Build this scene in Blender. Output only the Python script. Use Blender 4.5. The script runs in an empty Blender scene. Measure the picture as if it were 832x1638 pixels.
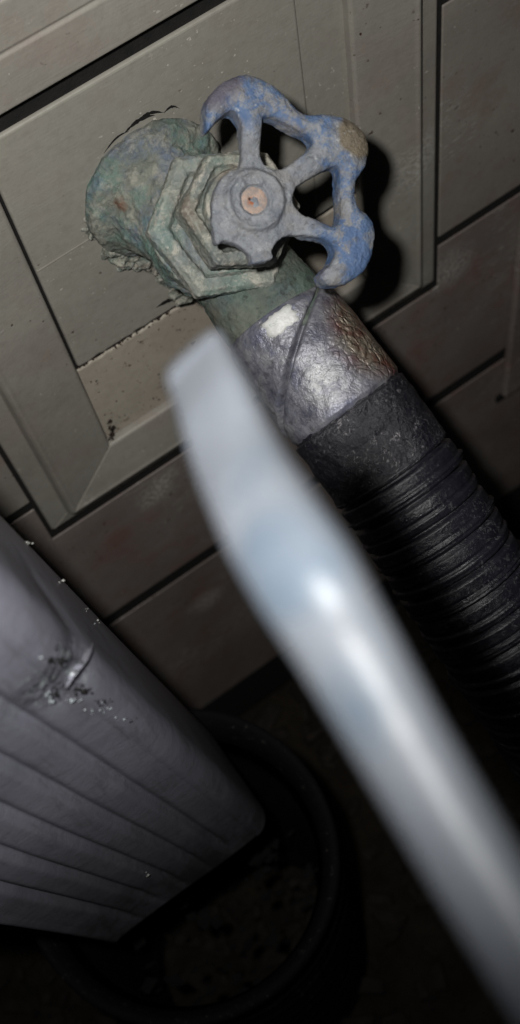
import bpy, bmesh, math, random
import numpy as np
from mathutils import Vector, Matrix, noise
random.seed(7); rng = np.random.default_rng(7)
SC = bpy.context.scene
COL = SC.collection

# ------------------------------------------------------------------ camera
F, W, H = 1973.0, 832, 1638
CAMP = np.array([0.0, -0.315, 0.95])
CR = np.array([[0.81614975, -0.55137204, 0.17288278],
               [-0.56595685, -0.70238477, 0.43168099],
               [-0.1165866, -0.45016053, -0.88530394]])   # columns: image right, image down, view direction
cd = bpy.data.cameras.new("Camera"); cam = bpy.data.objects.new("Camera", cd); COL.objects.link(cam)
M = Matrix.Identity(4)
for r in range(3):
    M[r][0] = CR[r, 0]; M[r][1] = -CR[r, 1]; M[r][2] = -CR[r, 2]; M[r][3] = CAMP[r]
cam.matrix_world = M
cd.sensor_fit = 'VERTICAL'; cd.sensor_height = 36.0; cd.lens = 36.0 * F / H
cd.clip_start = 0.01; cd.clip_end = 2000
cd.dof.use_dof = True; cd.dof.focus_distance = 0.43; cd.dof.aperture_fstop = cd.lens / 3.5
SC.camera = cam

# ------------------------------------------------------------------ world: night sky, faint sun lamp added as fill
wd = bpy.data.worlds.new("World"); SC.world = wd; wd.use_nodes = True
wn = wd.node_tree.nodes; bg = wn["Background"]
sky = wn.new("ShaderNodeTexSky"); sky.sky_type = 'NISHITA'; sky.sun_disc = False
sky.sun_elevation = math.radians(-4); sky.sun_rotation = math.radians(200)
wd.node_tree.links.new(sky.outputs[0], bg.inputs[0]); bg.inputs[1].default_value = 0.05
sl = bpy.data.lights.new("fill_sun", 'SUN'); sl.energy = 0.012; sl.angle = math.radians(10); sl.color = (0.85, 0.9, 1.0)
so = bpy.data.objects.new("fill_sun", sl); COL.objects.link(so)
so.rotation_euler = (math.radians(38), 0, math.radians(-25)); so.location = (-1, -2, 4)
# the flash that lit the photograph: a small lamp beside the lens
fl = bpy.data.lights.new("flash", 'SPOT'); fl.energy = 8.9; fl.shadow_soft_size = 0.0065
fl.spot_size = math.radians(112); fl.spot_blend = 1.0; fl.color = (1.0, 0.99, 0.965)
fo = bpy.data.objects.new("flash", fl); COL.objects.link(fo)
FLASH = CAMP + CR @ np.array([-0.030, -0.022, -0.002])
aim = CR @ np.array([-0.05, -0.29, 1.0])
fo.location = FLASH
fo.rotation_euler = Vector(aim).to_track_quat('-Z', 'Y').to_euler()
vs = SC.view_settings; vs.view_transform = 'Standard'; vs.look = 'None'; vs.gamma = 1; vs.exposure = 0

# ------------------------------------------------------------------ helpers
def PW(x, y, out=0.0):
    """point of the wall (pushed out by `out`) seen at photo pixel x, y"""
    r = np.array([(x - 416) / F, (y - 819) / F, 1.0]); w = CR @ r
    t = (-out - CAMP[1]) / w[1]
    return CAMP + w * t
def PD(x, y, t):
    return CAMP + CR @ (np.array([(x - 416) / F, (y - 819) / F, 1.0]) * t)
def nrm(v):
    v = np.array(v, float); return v / np.linalg.norm(v)
def empty(name, loc, label, cat, group=None):
    o = bpy.data.objects.new(name, None); COL.objects.link(o); o.location = loc
    o.empty_display_size = 0.02
    o['label'] = label; o['category'] = cat
    if group: o['group'] = group
    return o
def rootloc(o):
    v = Vector((0, 0, 0))
    while o is not None:
        v = v + o.location; o = o.parent
    return v
def link(name, me, mat, parent=None, smooth=True, label=None, kind=None):
    o = bpy.data.objects.new(name, me); COL.objects.link(o)
    if mat is not None: me.materials.append(mat)
    if parent is not None:
        o.parent = parent; o.location = -rootloc(parent)
    if smooth:
        me.polygons.foreach_set('use_smooth', [True] * len(me.polygons))
    if label: o['label'] = label
    if kind: o['kind'] = kind
    return o
def mesh(v, f, name='m'):
    me = bpy.data.meshes.new(name); me.from_pydata([tuple(map(float, p)) for p in v], [], f); me.update()
    return me
def fixn(me):
    bm = bmesh.new(); bm.from_mesh(me); bmesh.ops.recalc_face_normals(bm, faces=bm.faces); bm.to_mesh(me); bm.free()
    return me
def frame(axis, up=(0, 0, 1)):
    a = nrm(axis); u = np.array(up, float); u = u - a * (a @ u)
    if np.linalg.norm(u) < 1e-3: u = np.array([1.0, 0, 0]) - a * a[0]
    u = nrm(u); return a, u, np.cross(a, u)
def lathe(c, axis, prof, n=48, up=(0, 0, 1), cap=True):
    """prof: list of (distance along axis, radius)"""
    a, u, w = frame(axis, up); V = []; Fc = []
    for (d, r) in prof:
        for k in range(n):
            th = 2 * math.pi * k / n
            V.append(np.array(c) + a * d + r * (u * math.cos(th) + w * math.sin(th)))
    for i in range(len(prof) - 1):
        for k in range(n):
            k2 = (k + 1) % n
            Fc.append((i * n + k, i * n + k2, (i + 1) * n + k2, (i + 1) * n + k))
    if cap:
        Fc.append(tuple(range(n))[::-1]); Fc.append(tuple((len(prof) - 1) * n + k for k in range(n)))
    return V, Fc
def join(*vf):
    V = []; Fc = []
    for v, f in vf:
        b = len(V); V += list(v); Fc += [tuple(i + b for i in q) for q in f]
    return V, Fc
def capsule(p, q, r1, r2, n=20):
    p = np.array(p); q = np.array(q); d = q - p; L = np.linalg.norm(d)
    pr = []
    for k in range(0, 7):
        a = math.pi / 2 * k / 6; pr.append((-r1 * math.cos(a), max(r1 * math.sin(a), 1e-5)))
    for k in range(0, 7):
        a = math.pi / 2 * k / 6; pr.append((L + r2 * math.sin(a), max(r2 * math.cos(a), 1e-5)))
    return lathe(p, d, pr, n)
def prism(poly, y0, y1):
    """poly in (x, z); front at out=y1, back at out=y0"""
    n = len(poly); V = [(x, -y0, z) for x, z in poly] + [(x, -y1, z) for x, z in poly]
    Fc = [tuple(range(n)), tuple(range(n, 2 * n))[::-1]] + [(i, i + n, (i + 1) % n + n, (i + 1) % n) for i in range(n)]
    return V, Fc
def bevel(o, w, seg=2, ang=40):
    m = o.modifiers.new('bevel', 'BEVEL'); m.width = w; m.segments = seg; m.limit_method = 'ANGLE'; m.angle_limit = math.radians(ang)
    return o
def flat(o):
    o.data.polygons.foreach_set('use_smooth', [False] * len(o.data.polygons)); return o
_tx = {}
def clouds(size, depth=3, kind='CLOUDS'):
    k = (size, depth, kind)
    if k not in _tx:
        t = bpy.data.textures.new('noise', kind); t.noise_scale = size
        if kind == 'CLOUDS': t.noise_depth = depth
        _tx[k] = t
    return _tx[k]
def remesh(o, vox, smooth=4, disp=()):
    m = o.modifiers.new('remesh', 'REMESH'); m.mode = 'VOXEL'; m.voxel_size = vox; m.use_smooth_shade = True
    s = o.modifiers.new('smooth', 'SMOOTH'); s.iterations = smooth; s.factor = 0.5
    for size, st in disp:
        d = o.modifiers.new('relief', 'DISPLACE'); d.texture = clouds(size); d.strength = st; d.mid_level = 0.5
        d.texture_coords = 'GLOBAL'
    return o

# ------------------------------------------------------------------ materials
class Mat:
    def __init__(s, name, rough=0.6, spec=0.5, metal=0.0):
        s.m = bpy.data.materials.new(name); s.m.use_nodes = True; s.t = s.m.node_tree; s.n = s.t.nodes; s.l = s.t.links
        s.b = s.n['Principled BSDF']; s.b.inputs['Roughness'].default_value = rough
        s.b.inputs['Specular IOR Level'].default_value = spec; s.b.inputs['Metallic'].default_value = metal
        s.tc = s.n.new('ShaderNodeTexCoord'); s.co = s.tc.outputs['Object']; s.h = None
    def mapped(s, scale=(1, 1, 1), loc=(0, 0, 0), rot=(0, 0, 0)):
        m = s.n.new('ShaderNodeMapping'); m.inputs['Scale'].default_value = scale; m.inputs['Location'].default_value = loc
        m.inputs['Rotation'].default_value = rot; s.l.new(s.co, m.inputs[0]); return m.outputs[0]
    def noise(s, scale, detail=4, rough=0.55, co=None, dist=0.0):
        x = s.n.new('ShaderNodeTexNoise'); x.inputs['Scale'].default_value = scale; x.inputs['Detail'].default_value = detail
        x.inputs['Roughness'].default_value = rough; x.inputs['Distortion'].default_value = dist
        s.l.new(co if co is not None else s.co, x.inputs['Vector']); return x.outputs['Fac']
    def voro(s, scale, co=None, feature='F1', rand=1.0):
        x = s.n.new('ShaderNodeTexVoronoi'); x.inputs['Scale'].default_value = scale; x.feature = feature
        x.inputs['Randomness'].default_value = rand
        s.l.new(co if co is not None else s.co, x.inputs['Vector']); return x.outputs['Distance']
    def ramp(s, fac, stops):
        r = s.n.new('ShaderNodeValToRGB'); e = r.color_ramp.elements
        while len(e) > 1: e.remove(e[-1])
        for i, (p, c) in enumerate(stops):
            if not hasattr(c, '__len__'): c = (c, c, c)
            if i == 0: el = e[0]; el.position = p
            else: el = e.new(p)
            el.color = (*c[:3], 1)
        s.l.new(fac, r.inputs[0]); return r.outputs[0]
    def mix(s, fac, a, b, mode='MIX'):
        m = s.n.new('ShaderNodeMix'); m.data_type = 'RGBA'; m.blend_type = mode
        for sock, v in ((m.inputs[0], fac), (m.inputs[6], a), (m.inputs[7], b)):
            if hasattr(v, 'default_value') or hasattr(v, 'is_linked'): s.l.new(v, sock)
            elif hasattr(v, '__len__'): sock.default_value = (*v[:3], 1)
            else: sock.default_value = v
        return m.outputs[2]
    def math(s, op, a, b=0.0, clamp=False):
        m = s.n.new('ShaderNodeMath'); m.operation = op; m.use_clamp = clamp
        for sock, v in ((m.inputs[0], a), (m.inputs[1], b)):
            if hasattr(v, 'is_linked'): s.l.new(v, sock)
            else: sock.default_value = v
        return m.outputs[0]
    def near(s, p, r0, r1, co=None, scale=(1, 1, 1)):
        """1 inside r0 of world point p, 0 beyond r1"""
        v = s.n.new('ShaderNodeVectorMath'); v.operation = 'SUBTRACT'; s.l.new(co if co is not None else s.co, v.inputs[0]); v.inputs[1].default_value = tuple(map(float, p))
        m = s.n.new('ShaderNodeVectorMath'); m.operation = 'MULTIPLY'; s.l.new(v.outputs[0], m.inputs[0]); m.inputs[1].default_value = scale
        d = s.n.new('ShaderNodeVectorMath'); d.operation = 'LENGTH'; s.l.new(m.outputs[0], d.inputs[0])
        r = s.n.new('ShaderNodeMapRange'); r.inputs[1].default_value = r0; r.inputs[2].default_value = r1
        r.inputs[3].default_value = 1; r.inputs[4].default_value = 0; s.l.new(d.outputs['Value'], r.inputs[0]); return r.outputs[0]
    def warped(s, amt, scale):
        x = s.n.new('ShaderNodeTexNoise'); x.inputs['Scale'].default_value = scale; x.inputs['Detail'].default_value = 4
        s.l.new(s.co, x.inputs['Vector'])
        a = s.n.new('ShaderNodeVectorMath'); a.operation = 'SUBTRACT'; s.l.new(x.outputs['Color'], a.inputs[0]); a.inputs[1].default_value = (.5, .5, .5)
        b = s.n.new('ShaderNodeVectorMath'); b.operation = 'SCALE'; s.l.new(a.outputs[0], b.inputs[0]); b.inputs['Scale'].default_value = amt
        c = s.n.new('ShaderNodeVectorMath'); c.operation = 'ADD'; s.l.new(s.co, c.inputs[0]); s.l.new(b.outputs[0], c.inputs[1]); return c.outputs[0]
    def axis(s, i):
        x = s.n.new('ShaderNodeSeparateXYZ'); s.l.new(s.co, x.inputs[0]); return x.outputs[i]
    def color(s, c):
        if hasattr(c, 'is_linked'): s.l.new(c, s.b.inputs['Base Color'])
        else: s.b.inputs['Base Color'].default_value = (*c, 1)
    def bump(s, h, dist, strength=1.0):
        b = s.n.new('ShaderNodeBump'); b.inputs['Distance'].default_value = dist; b.inputs['Strength'].default_value = strength
        s.l.new(h, b.inputs['Height'])
        if s.h is not None: s.l.new(s.h, b.inputs['Normal'])
        s.h = b.outputs[0]; s.l.new(s.h, s.b.inputs['Normal'])
    def rough(s, v):
        s.l.new(v, s.b.inputs['Roughness'])

def paint_mat(name, base, dirt, red=0.3, rough=0.5, grain=True, speck=0.72, scuff=0.66, tint=(0.24, 0.15, 0.13), worn=()):
    m = Mat(name, rough, 0.35)
    big = m.noise(9, 5, 0.6); blot = m.noise(34, 6, 0.65)
    c = m.mix(m.ramp(big, [(0.35, 0), (0.7, 1)]), base, dirt)
    c = m.mix(m.math('MULTIPLY', m.ramp(blot, [(0.5, 0), (0.72, 1)]), red), c, tint)
    c = m.mix(m.math('MULTIPLY', m.ramp(m.noise(260, 3, 0.6), [(0.45, 0), (0.75, 1)]), 0.18), c, (0.12, 0.10, 0.08))
    # dark flecks
    sp = m.ramp(m.noise(310, 2, 0.5), [(speck, 0), (speck + 0.03, 1)])
    sp = m.mix(m.ramp(m.noise(22, 3), [(0.45, 0), (0.6, 1)]), (0, 0, 0), sp)
    c = m.mix(sp, c, (0.05, 0.022, 0.015))
    # pale scuffs along a slant
    co = m.mapped((60, 60, 340), rot=(0, math.radians(35), 0))
    sc = m.ramp(m.noise(2.2, 5, 0.7, co, 0.6), [(scuff, 0), (scuff + 0.07, 1)])
    sc = m.mix(m.ramp(m.noise(14, 3), [(0.5, 0), (0.62, 1)]), (0, 0, 0), sc)
    c = m.mix(m.math('MULTIPLY', sc, 0.55), c, (0.5, 0.48, 0.44))
    ps = m.mix(m.ramp(m.noise(17, 3, 0.6, m.mapped(loc=(4, 4, 4))), [(0.48, 0), (0.6, 1)]), (0, 0, 0), m.ramp(m.noise(430, 2, 0.6, m.mapped(loc=(2, 0, 6))), [(0.69, 0), (0.72, 1)]))
    c = m.mix(ps, c, (0.48, 0.45, 0.40))
    sw = m.warped(0.01, 90)
    for (wx, wy, w0, w1) in worn:
        k = m.math('MULTIPLY', m.near(PW(wx, wy), w0, w1, sw), m.ramp(m.noise(1, 6, 0.75, m.mapped((420, 420, 700), rot=(0, 0.5, 0))), [(0.47, 0), (0.56, 1)]))
        c = m.mix(m.math('MULTIPLY', k, 0.75), c, (0.50, 0.48, 0.44))
    m.color(c)
    m.bump(m.noise(38, 4, 0.5), 0.0012, 0.5)
    if grain:
        m.bump(m.noise(3, 6, 0.65, m.mapped((14, 14, 420))), 0.00016, 0.7)
    m.bump(m.noise(700, 3, 0.6), 0.00012, 0.9)
    m.bump(sc, 0.0002, 0.5)
    m.rough(m.ramp(m.noise(60, 4), [(0.3, rough - 0.08), (0.7, rough + 0.15)]))
    return m.m
M_BLOCK = paint_mat('block_paint', (0.285, 0.27, 0.235), (0.195, 0.182, 0.16), 0.3, 0.40, True, 0.70, 0.62, worn=((135, 785, .003, .010), (175, 758, .003, .010), (215, 735, .002, .008), (640, 440, .002, .010), (655, 250, .002, .02)))
M_PANEL = paint_mat('panel_paint', (0.275, 0.262, 0.225), (0.238, 0.227, 0.198), 0.10, 0.5, True, 0.73, 0.68)
M_PANEL2 = paint_mat('lower_panel_paint', (0.38, 0.34, 0.28), (0.31, 0.265, 0.215), 0.25, 0.5, False, 0.64, 0.7)
M_SIDING = paint_mat('siding_paint', (0.205, 0.178, 0.158), (0.135, 0.108, 0.098), 0.75, 0.55, False, 0.66, 0.56, (0.17, 0.085, 0.07), ((250, 790, .004, .014), (262, 765, .002, .010), (720, 430, .004, .02), (330, 960, .004, .016)))
M_SIDING2 = paint_mat('pale_siding_paint', (0.25, 0.228, 0.198), (0.175, 0.158, 0.14), 0.6, 0.45, True, 0.66, 0.57, (0.2, 0.12, 0.09))
def plain(name, col, rough, col2=None, sc=60, bump=0.0005):
    m = Mat(name, rough, 0.3)
    m.color(m.mix(m.ramp(m.noise(sc, 5, 0.6), [(0.35, 0), (0.7, 1)]), col, col2 or tuple(c * 0.5 for c in col)))
    m.bump(m.noise(sc * 5, 4, 0.6), bump); return m.m
M_JOINT = plain('black_joint_and_shadow', (0.006, 0.006, 0.006), 0.9, (0.012, 0.010, 0.009), 200)
M_FOUND = plain('foundation_concrete', (0.10, 0.09, 0.08), 0.9, (0.05, 0.045, 0.04), 30, 0.002)

# ------------------------------------------------------------------ ground and wall
def grid(x0, x1, y0, y1, nx, ny, fz):
    V = [(x0 + (x1 - x0) * i / nx, y0 + (y1 - y0) * j / ny) for j in range(ny + 1) for i in range(nx + 1)]
    V = [(x, y, fz(x, y)) for x, y in V]
    return V, [(j * (nx + 1) + i, j * (nx + 1) + i + 1, (j + 1) * (nx + 1) + i + 1, (j + 1) * (nx + 1) + i) for j in range(ny) for i in range(nx)]
gm = Mat('dark_soil', 0.95, 0.1)
gm.color(gm.mix(gm.ramp(gm.noise(30, 6, 0.65), [(0.35, 0), (0.7, 1)]), (0.018, 0.014, 0.011), (0.035, 0.028, 0.02)))
gm.bump(gm.noise(90, 5, 0.7), 0.01)
xs = [-1000, -100, -10] + [-2 + 4 * i / 80 for i in range(81)] + [10, 100, 1000]
ys = [-1000, -100, -10] + [-2 + 2.06 * i / 60 for i in range(61)] + [10, 100, 1000]
V = [(x, y, 0.012 * noise.noise(Vector((x * 7, y * 7, 0))) + 0.005 * noise.noise(Vector((x * 30, y * 30, 2))) if abs(x) < 3 and y > -3 else 0.0) for y in ys for x in xs]
nx = len(xs)
link('ground', mesh(V, [(j * nx + i, j * nx + i + 1, (j + 1) * nx + i + 1, (j + 1) * nx + i) for j in range(len(ys) - 1) for i in range(nx - 1)]), gm.m, kind='structure')
# bark mulch: loose chips nobody could count
V = []; Fc = []
for k in range(2600):
    x = rng.uniform(-0.55, 0.75); y = -abs(rng.normal(0.02, 0.35)) - 0.01
    L = rng.uniform(0.008, 0.028); w = L * rng.uniform(0.25, 0.6); h = rng.uniform(0.002, 0.006)
    R = Matrix.Rotation(rng.uniform(0, 6.28), 3, 'Z') @ Matrix.Rotation(rng.normal(0, 0.4), 3, 'X') @ Matrix.Rotation(rng.normal(0, 0.4), 3, 'Y')
    b = len(V); c = Vector((x, y, 0.008 + rng.uniform(0, 0.012)))
    for sx, sy, sz in ((-1, -1, -1), (1, -.7, -1), (.8, 1, -1), (-.9, .8, -1), (-.9, -.8, 1), (.9, -.6, 1), (.6, .8, 1), (-.7, .9, 1)):
        V.append(c + R @ Vector((sx * L / 2, sy * w / 2, sz * h / 2)))
    Fc += [tuple(b + i for i in q) for q in ((3, 2, 1, 0), (4, 5, 6, 7), (0, 1, 5, 4), (1, 2, 6, 5), (2, 3, 7, 6), (3, 0, 4, 7))]
mo = link('bark_mulch', mesh(V, Fc), plain('bark', (0.022, 0.016, 0.012), 0.9, (0.008, 0.006, 0.005), 120), smooth=False, kind='stuff')
mo['label'] = 'dark bark mulch scattered on the soil at the foot of the wall'; mo['category'] = 'mulch'

X0, X1, ZB, ZT = 0.0165, 0.2535, 0.421, 0.704           # mounting block outline on the wall
GL, GR, GB, GT = 0.002, 0.0042, 0.0110, 0.003
wall = empty('house_wall', (0, 0, 0), 'grey brown painted wooden wall of wide boards with black joints behind everything', 'wall')
o = link('backing', mesh(*prism([(-2.5, 0.02), (2.5, 0.02), (2.5, 2.5), (-2.5, 2.5)], -0.12, -0.0008)), M_JOINT, wall, smooth=False)
fo_ = link('foundation', mesh(*prism([(-2.5, -0.05), (2.5, -0.05), (2.5, 0.083), (-2.5, 0.083)], -0.10, -0.006)), M_FOUND, wall, smooth=False); bevel(fo_, 0.004)
rows = [0.085, 0.2985, 0.447] + [0.447 + 0.151 * k for k in range(1, 14)]
g = 0.0038
def board(poly, mat, out=0.0):
    o = link('siding_board', mesh(*prism(poly, -0.008, out)), mat, wall, smooth=False); bevel(o, 0.0005, 2); return o
for i in range(len(rows) - 1):
    a, b = rows[i] + (g if i else 0.0), rows[i + 1] - g
    if i == 0: b = rows[i + 1] - 0.0092
    mt = M_SIDING if i < 2 else M_SIDING2
    L_, R_ = -2.5, 2.5
    bx0, bx1, bz0, bz1 = X0 - GL, X1 + GR, ZB - GB, ZT + GT
    if b <= bz0 or a >= bz1:
        board([(L_, a), (R_, a), (R_, b), (L_, b)], mt)
    elif a < bz0:      # notched under the block
        board([(L_, a), (R_, a), (R_, b), (bx1, b), (bx1, bz0), (bx0, bz0), (bx0, b), (L_, b)], mt)
    elif b > bz1:
        board([(L_, a), (bx0, a), (bx0, bz1), (bx1, bz1), (bx1, a), (R_, a), (R_, b), (L_, b)], mt)
    else:
        board([(L_, a), (bx0, a), (bx0, b), (L_, b)], mt); board([(bx1, a), (R_, a), (R_, b), (bx1, b)], mt)

# ------------------------------------------------------------------ mounting block round the faucet
blk = empty('mounting_block', ((X0 + X1) / 2, 0, ZB), 'grey beige framed mounting block on the wall behind the faucet', 'mounting block')
#            index: outer back, outer front, ridge ...  ; o = inset from the outline, out = proud of the wall
outs = [-0.008, 0.0015, 0.0025, 0.0030, 0.0068, 0.0082, 0.0074, 0.0040, 0.0030, -0.008]
oL = [0, 0, 0.001, 0.0105, 0.0118, 0.0135, 0.0155, 0.0425, 0.0435, 0.0435]
oT = [0, 0, 0.001, 0.0160, 0.0172, 0.0185, 0.0200, 0.0375, 0.0382, 0.0382]
oR = oL; oB = [0, 0, 0.001, 0.0085, 0.0105, 0.0125, 0.0145, 0.0385, 0.0395, 0.0395]
def corner(i, cx, cz):
    x = X0 + oL[i] if cx == 0 else X1 - oR[i]
    z = ZB + oB[i] if cz == 0 else ZT - oT[i]
    return (x, -outs[i], z)
def rail(name, c1, c2, outs=outs):
    n = len(outs); V = []; Fc = []
    for c in (c1, c2):
        V += [(corner(i, *c)[0], -outs[i], corner(i, *c)[2]) for i in range(n)]
    Fc = [(i, i + 1, n + i + 1, n + i) for i in range(n - 1)] + [(n - 1, 0, n, 2 * n - 1), tuple(range(n))[::-1], tuple(range(n, 2 * n))]
    o = link(name, fixn(mesh(V, Fc)), M_BLOCK, blk, smooth=False)
    bevel(o, 0.0007, 2, 12); o.data.polygons.foreach_set('use_smooth', [True] * len(o.data.polygons))
    m = o.modifiers.new('wn', 'WEIGHTED_NORMAL')
    return o
rail('side_rail', (0, 0), (0, 1)); rail('side_rail', (1, 1), (1, 0)); rail('bottom_rail', (1, 0), (0, 0)); rail('top_rail', (0, 1), (1, 1), [-0.008, 0.0075, 0.0080, 0.0079, 0.0070, 0.0080, 0.0078, 0.0074, 0.0064, -0.008])
ix0, ix1 = X0 + 0.0435, X1 - 0.0435
CZ = 0.5195
def ragged(a, b, z, amp, n, seed):
    return [(a + (b - a) * k / n, z + amp * noise.noise(Vector((k * 0.9, seed, 0)))) for k in range(n + 1)]
pe = ix1 - 0.021
topz = ZT - 0.0432 - 0.0082
up = ragged(ix0 + 0.0018, pe, CZ + 0.0012, 0.0013, 60, 3)
o = link('panel', fixn(mesh(*prism(up + [(pe, topz), (ix0 + 0.0018, topz)], -0.008, 0.0008))), M_PANEL, blk, smooth=False, label='wide upper panel with faint wood grain'); bevel(o, 0.0016, 3)
o = link('panel_edge', fixn(mesh([(pe - .0022, .0002, CZ + .001), (ix1 + .0004, .0008, CZ + .001), (ix1 + .0004, .009, CZ + .001), (pe, .009, CZ + .001), (pe - .0022, .0002, topz), (ix1 + .0004, .0008, topz), (ix1 + .0004, .009, topz), (pe, .009, topz)], [(0, 1, 5, 4), (1, 2, 6, 5), (2, 3, 7, 6), (3, 0, 4, 7), (0, 3, 2, 1), (4, 5, 6, 7)])), M_PANEL, blk, smooth=False)
lo = ragged(ix0 + 0.0006, ix1, CZ - 0.0012, 0.0012, 60, 9)
o = link('lower_panel', fixn(mesh(*prism([(ix1, ZB + 0.0397), (ix0 + 0.0006, ZB + 0.0397)] + lo, -0.008, 0.0002))), M_PANEL2, blk, smooth=False, label='narrow lower panel stained pinkish brown'); bevel(o, 0.0008, 2)
link('joint_filler', mesh(*prism([(ix0 - 0.002, ZB + 0.03), (ix1 + 0.002, ZB + 0.03), (ix1 + 0.002, ZT - 0.03), (ix0 - 0.002, ZT - 0.03)], -0.0084, -0.0010)), M_JOINT, blk, smooth=False)
link('caulk_line', fixn(mesh(*prism([(ix0 + 0.002, 0.5862), (ix0 + 0.045, 0.5868), (ix0 + 0.045, 0.5873), (ix0 + 0.002, 0.5867)], 0.0, 0.0012))), M_BLOCK, blk, smooth=False)
# crumbs of dirt packed along the crack, in the corner and on the lower panel
V = []; Fc = []
def chip(c, s, fl=0.5):
    b = len(V); R = Matrix.Rotation(rng.uniform(0, 6.28), 3, 'X') @ Matrix.Rotation(rng.uniform(0, 6.28), 3, 'Z')
    for p in ((-1, 0, 0), (1, 0, 0), (0, -1, 0), (0, 1, 0), (0, 0, -fl), (0, 0, fl)):
        V.append(Vector(c) + R @ Vector([q * s * rng.uniform(0.6, 1.3) for q in p]))
    Fc.extend(tuple(b + i for i in q) for q in ((0, 2, 5), (2, 1, 5), (1, 3, 5), (3, 0, 5), (2, 0, 4), (1, 2, 4), (3, 1, 4), (0, 3, 4)))
for k in range(420):
    x = rng.uniform(ix0 + 0.002, ix0 + 0.075); chip((x, rng.uniform(-0.0005, 0.003), CZ + rng.normal(0, 0.0008)), rng.uniform(0.0003, 0.0009))
for k in range(26):
    p = PW(178 + rng.normal(0, 3), 692 + rng.normal(0, 9), 0.002); chip(p, rng.uniform(0.0004, 0.0011))
for k in range(90):
    p = PW(rng.uniform(130, 300), rng.uniform(520, 700), 0.0004)
    if ix0 + .002 < p[0] and p[2] < CZ: chip(p, rng.uniform(0.0002, 0.0006), 0.3)
link('dirt_crumbs', mesh(V, Fc), plain('dirt', (0.035, 0.022, 0.016), 0.95, (0.012, 0.008, 0.006), 400), blk, smooth=False, kind='stuff')

V = []; Fc = []
def sliver(a_, b_, w_, seed):
    n_ = 14; b = len(V)
    for k in range(n_ + 1):
        t = k / n_; x = a_[0] + (b_[0] - a_[0]) * t; y = a_[1] + (b_[1] - a_[1]) * t - 7 * math.sin(math.pi * t); hw = w_ * math.sin(math.pi * t) * (1 + 0.9 * noise.noise(Vector((k * 0.8, seed, 0)))) + 0.15
        V.append(PW(x - hw * .5, y - hw, 0.0014)); V.append(PW(x + hw * .5, y + hw, 0.0011))
    for k in range(n_): Fc.append((b + 2 * k, b + 2 * k + 1, b + 2 * k + 3, b + 2 * k + 2))
sliver((166, 246), (206, 210), 1.2, 1); sliver((198, 214), (248, 184), 2.6, 2); sliver((218, 196), (262, 180), 2.4, 3); sliver((262, 181), (288, 174), 1.6, 4); sliver((176, 700), (186, 684), 3.5, 5); sliver((250, 492), (306, 478), 3.0, 6)
link('dark_slivers', mesh(V, Fc), M_JOINT, blk, smooth=False, kind='stuff')  # thin black slivers drawn for the dark crack lines

# second trim block at the right edge
tb = empty('trim_block', (0.345, 0, 0.245), 'narrow reddish grey trim block at the far right edge, below the top joint', 'trim block')
o = link('block_face', mesh(*prism([(0.3105, 0.2515), (0.42, 0.2515), (0.42, 0.4435), (0.3105, 0.4435)], 0.0004, 0.006)), M_SIDING, tb, smooth=False); bevel(o, 0.002, 3)
o = link('shadow_strip', mesh(*prism([(0.3075, 0.2445), (0.42, 0.2445), (0.42, 0.2512), (0.3075, 0.2512)], 0.0004, 0.0022)), M_JOINT, tb, smooth=False)  # black strip painted in for the shadow line beneath the block

# ------------------------------------------------------------------ faucet
C0 = PW(238, 292, 0.0)
B = C0 + np.array([0, -0.038, 0.001])
HUB = PD(405, 322, 0.385)
S = nrm(HUB - B); LS = np.linalg.norm(HUB - B)
fct = empty('hose_faucet', tuple(C0), 'corroded green brass hose faucet with a broken blue wheel handle on the block', 'faucet')
def patina(name, pale=0.5, teal=0.4, dark=0.4, rough=0.8, bsc=1.0):
    m = Mat(name, rough, 0.3)
    w = m.warped(0.012, 70)
    c = m.mix(m.ramp(m.noise(75, 6, 0.7, w), [(0.34, 0), (0.62, 1)]), (0.085, 0.10, 0.085), (0.20, 0.205, 0.17))
    c = m.mix(m.math('MULTIPLY', m.ramp(m.noise(48, 5, 0.7, m.mapped(loc=(3, 1, 2))), [(0.48, 0), (0.62, 1)]), teal), c, (0.09, 0.20, 0.17))
    c = m.mix(m.math('MULTIPLY', m.ramp(m.noise(62, 5, 0.7, m.mapped(loc=(7, 4, 2))), [(0.5, 0), (0.66, 1)]), teal), c, (0.10, 0.13, 0.20))
    c = m.mix(m.math('MULTIPLY', m.ramp(m.noise(130, 7, 0.75, w), [(0.5, 0), (0.62, 1)]), pale), c, (0.40, 0.37, 0.31))
    c = m.mix(m.math('MULTIPLY', m.ramp(m.noise(210, 6, 0.75, m.mapped(loc=(1, 8, 2))), [(0.52, 0), (0.66, 1)]), dark), c, (0.035, 0.03, 0.028))
    c = m.mix(m.math('MULTIPLY', m.ramp(m.noise(40, 4, 0.6, m.mapped(loc=(5, 5, 9))), [(0.6, 0), (0.7, 1)]), 0.7), c, (0.13, 0.085, 0.06))
    geo = m.n.new('ShaderNodeNewGeometry')
    c = m.mix(m.math('MULTIPLY', m.ramp(geo.outputs['Pointiness'], [(0.51, 0), (0.58, 1)]), 0.45 * pale + 0.1), c, (0.50, 0.48, 0.42))
    m.last = c
    m.bump(m.noise(160, 6, 0.75, w), 0.0013 * bsc, 0.9)
    m.bump(m.noise(620, 5, 0.7), 0.0004 * bsc, 0.9)
    m.rough(m.ramp(m.noise(150, 4), [(0.3, rough - 0.25), (0.7, rough + 0.1)]))
    return m
mp = patina('brass_patina', 0.5, 0.75, 0.5)
rust = PW(197, 322, 0.012)
w2 = mp.warped(0.006, 260)
c = mp.mix(mp.near(rust, 0.0012, 0.0042, w2), mp.last, (0.16, 0.06, 0.025))
mp.color(mp.mix(0.12, c, (0.15, 0.17, 0.155))); M_PAT = mp.m
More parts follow.
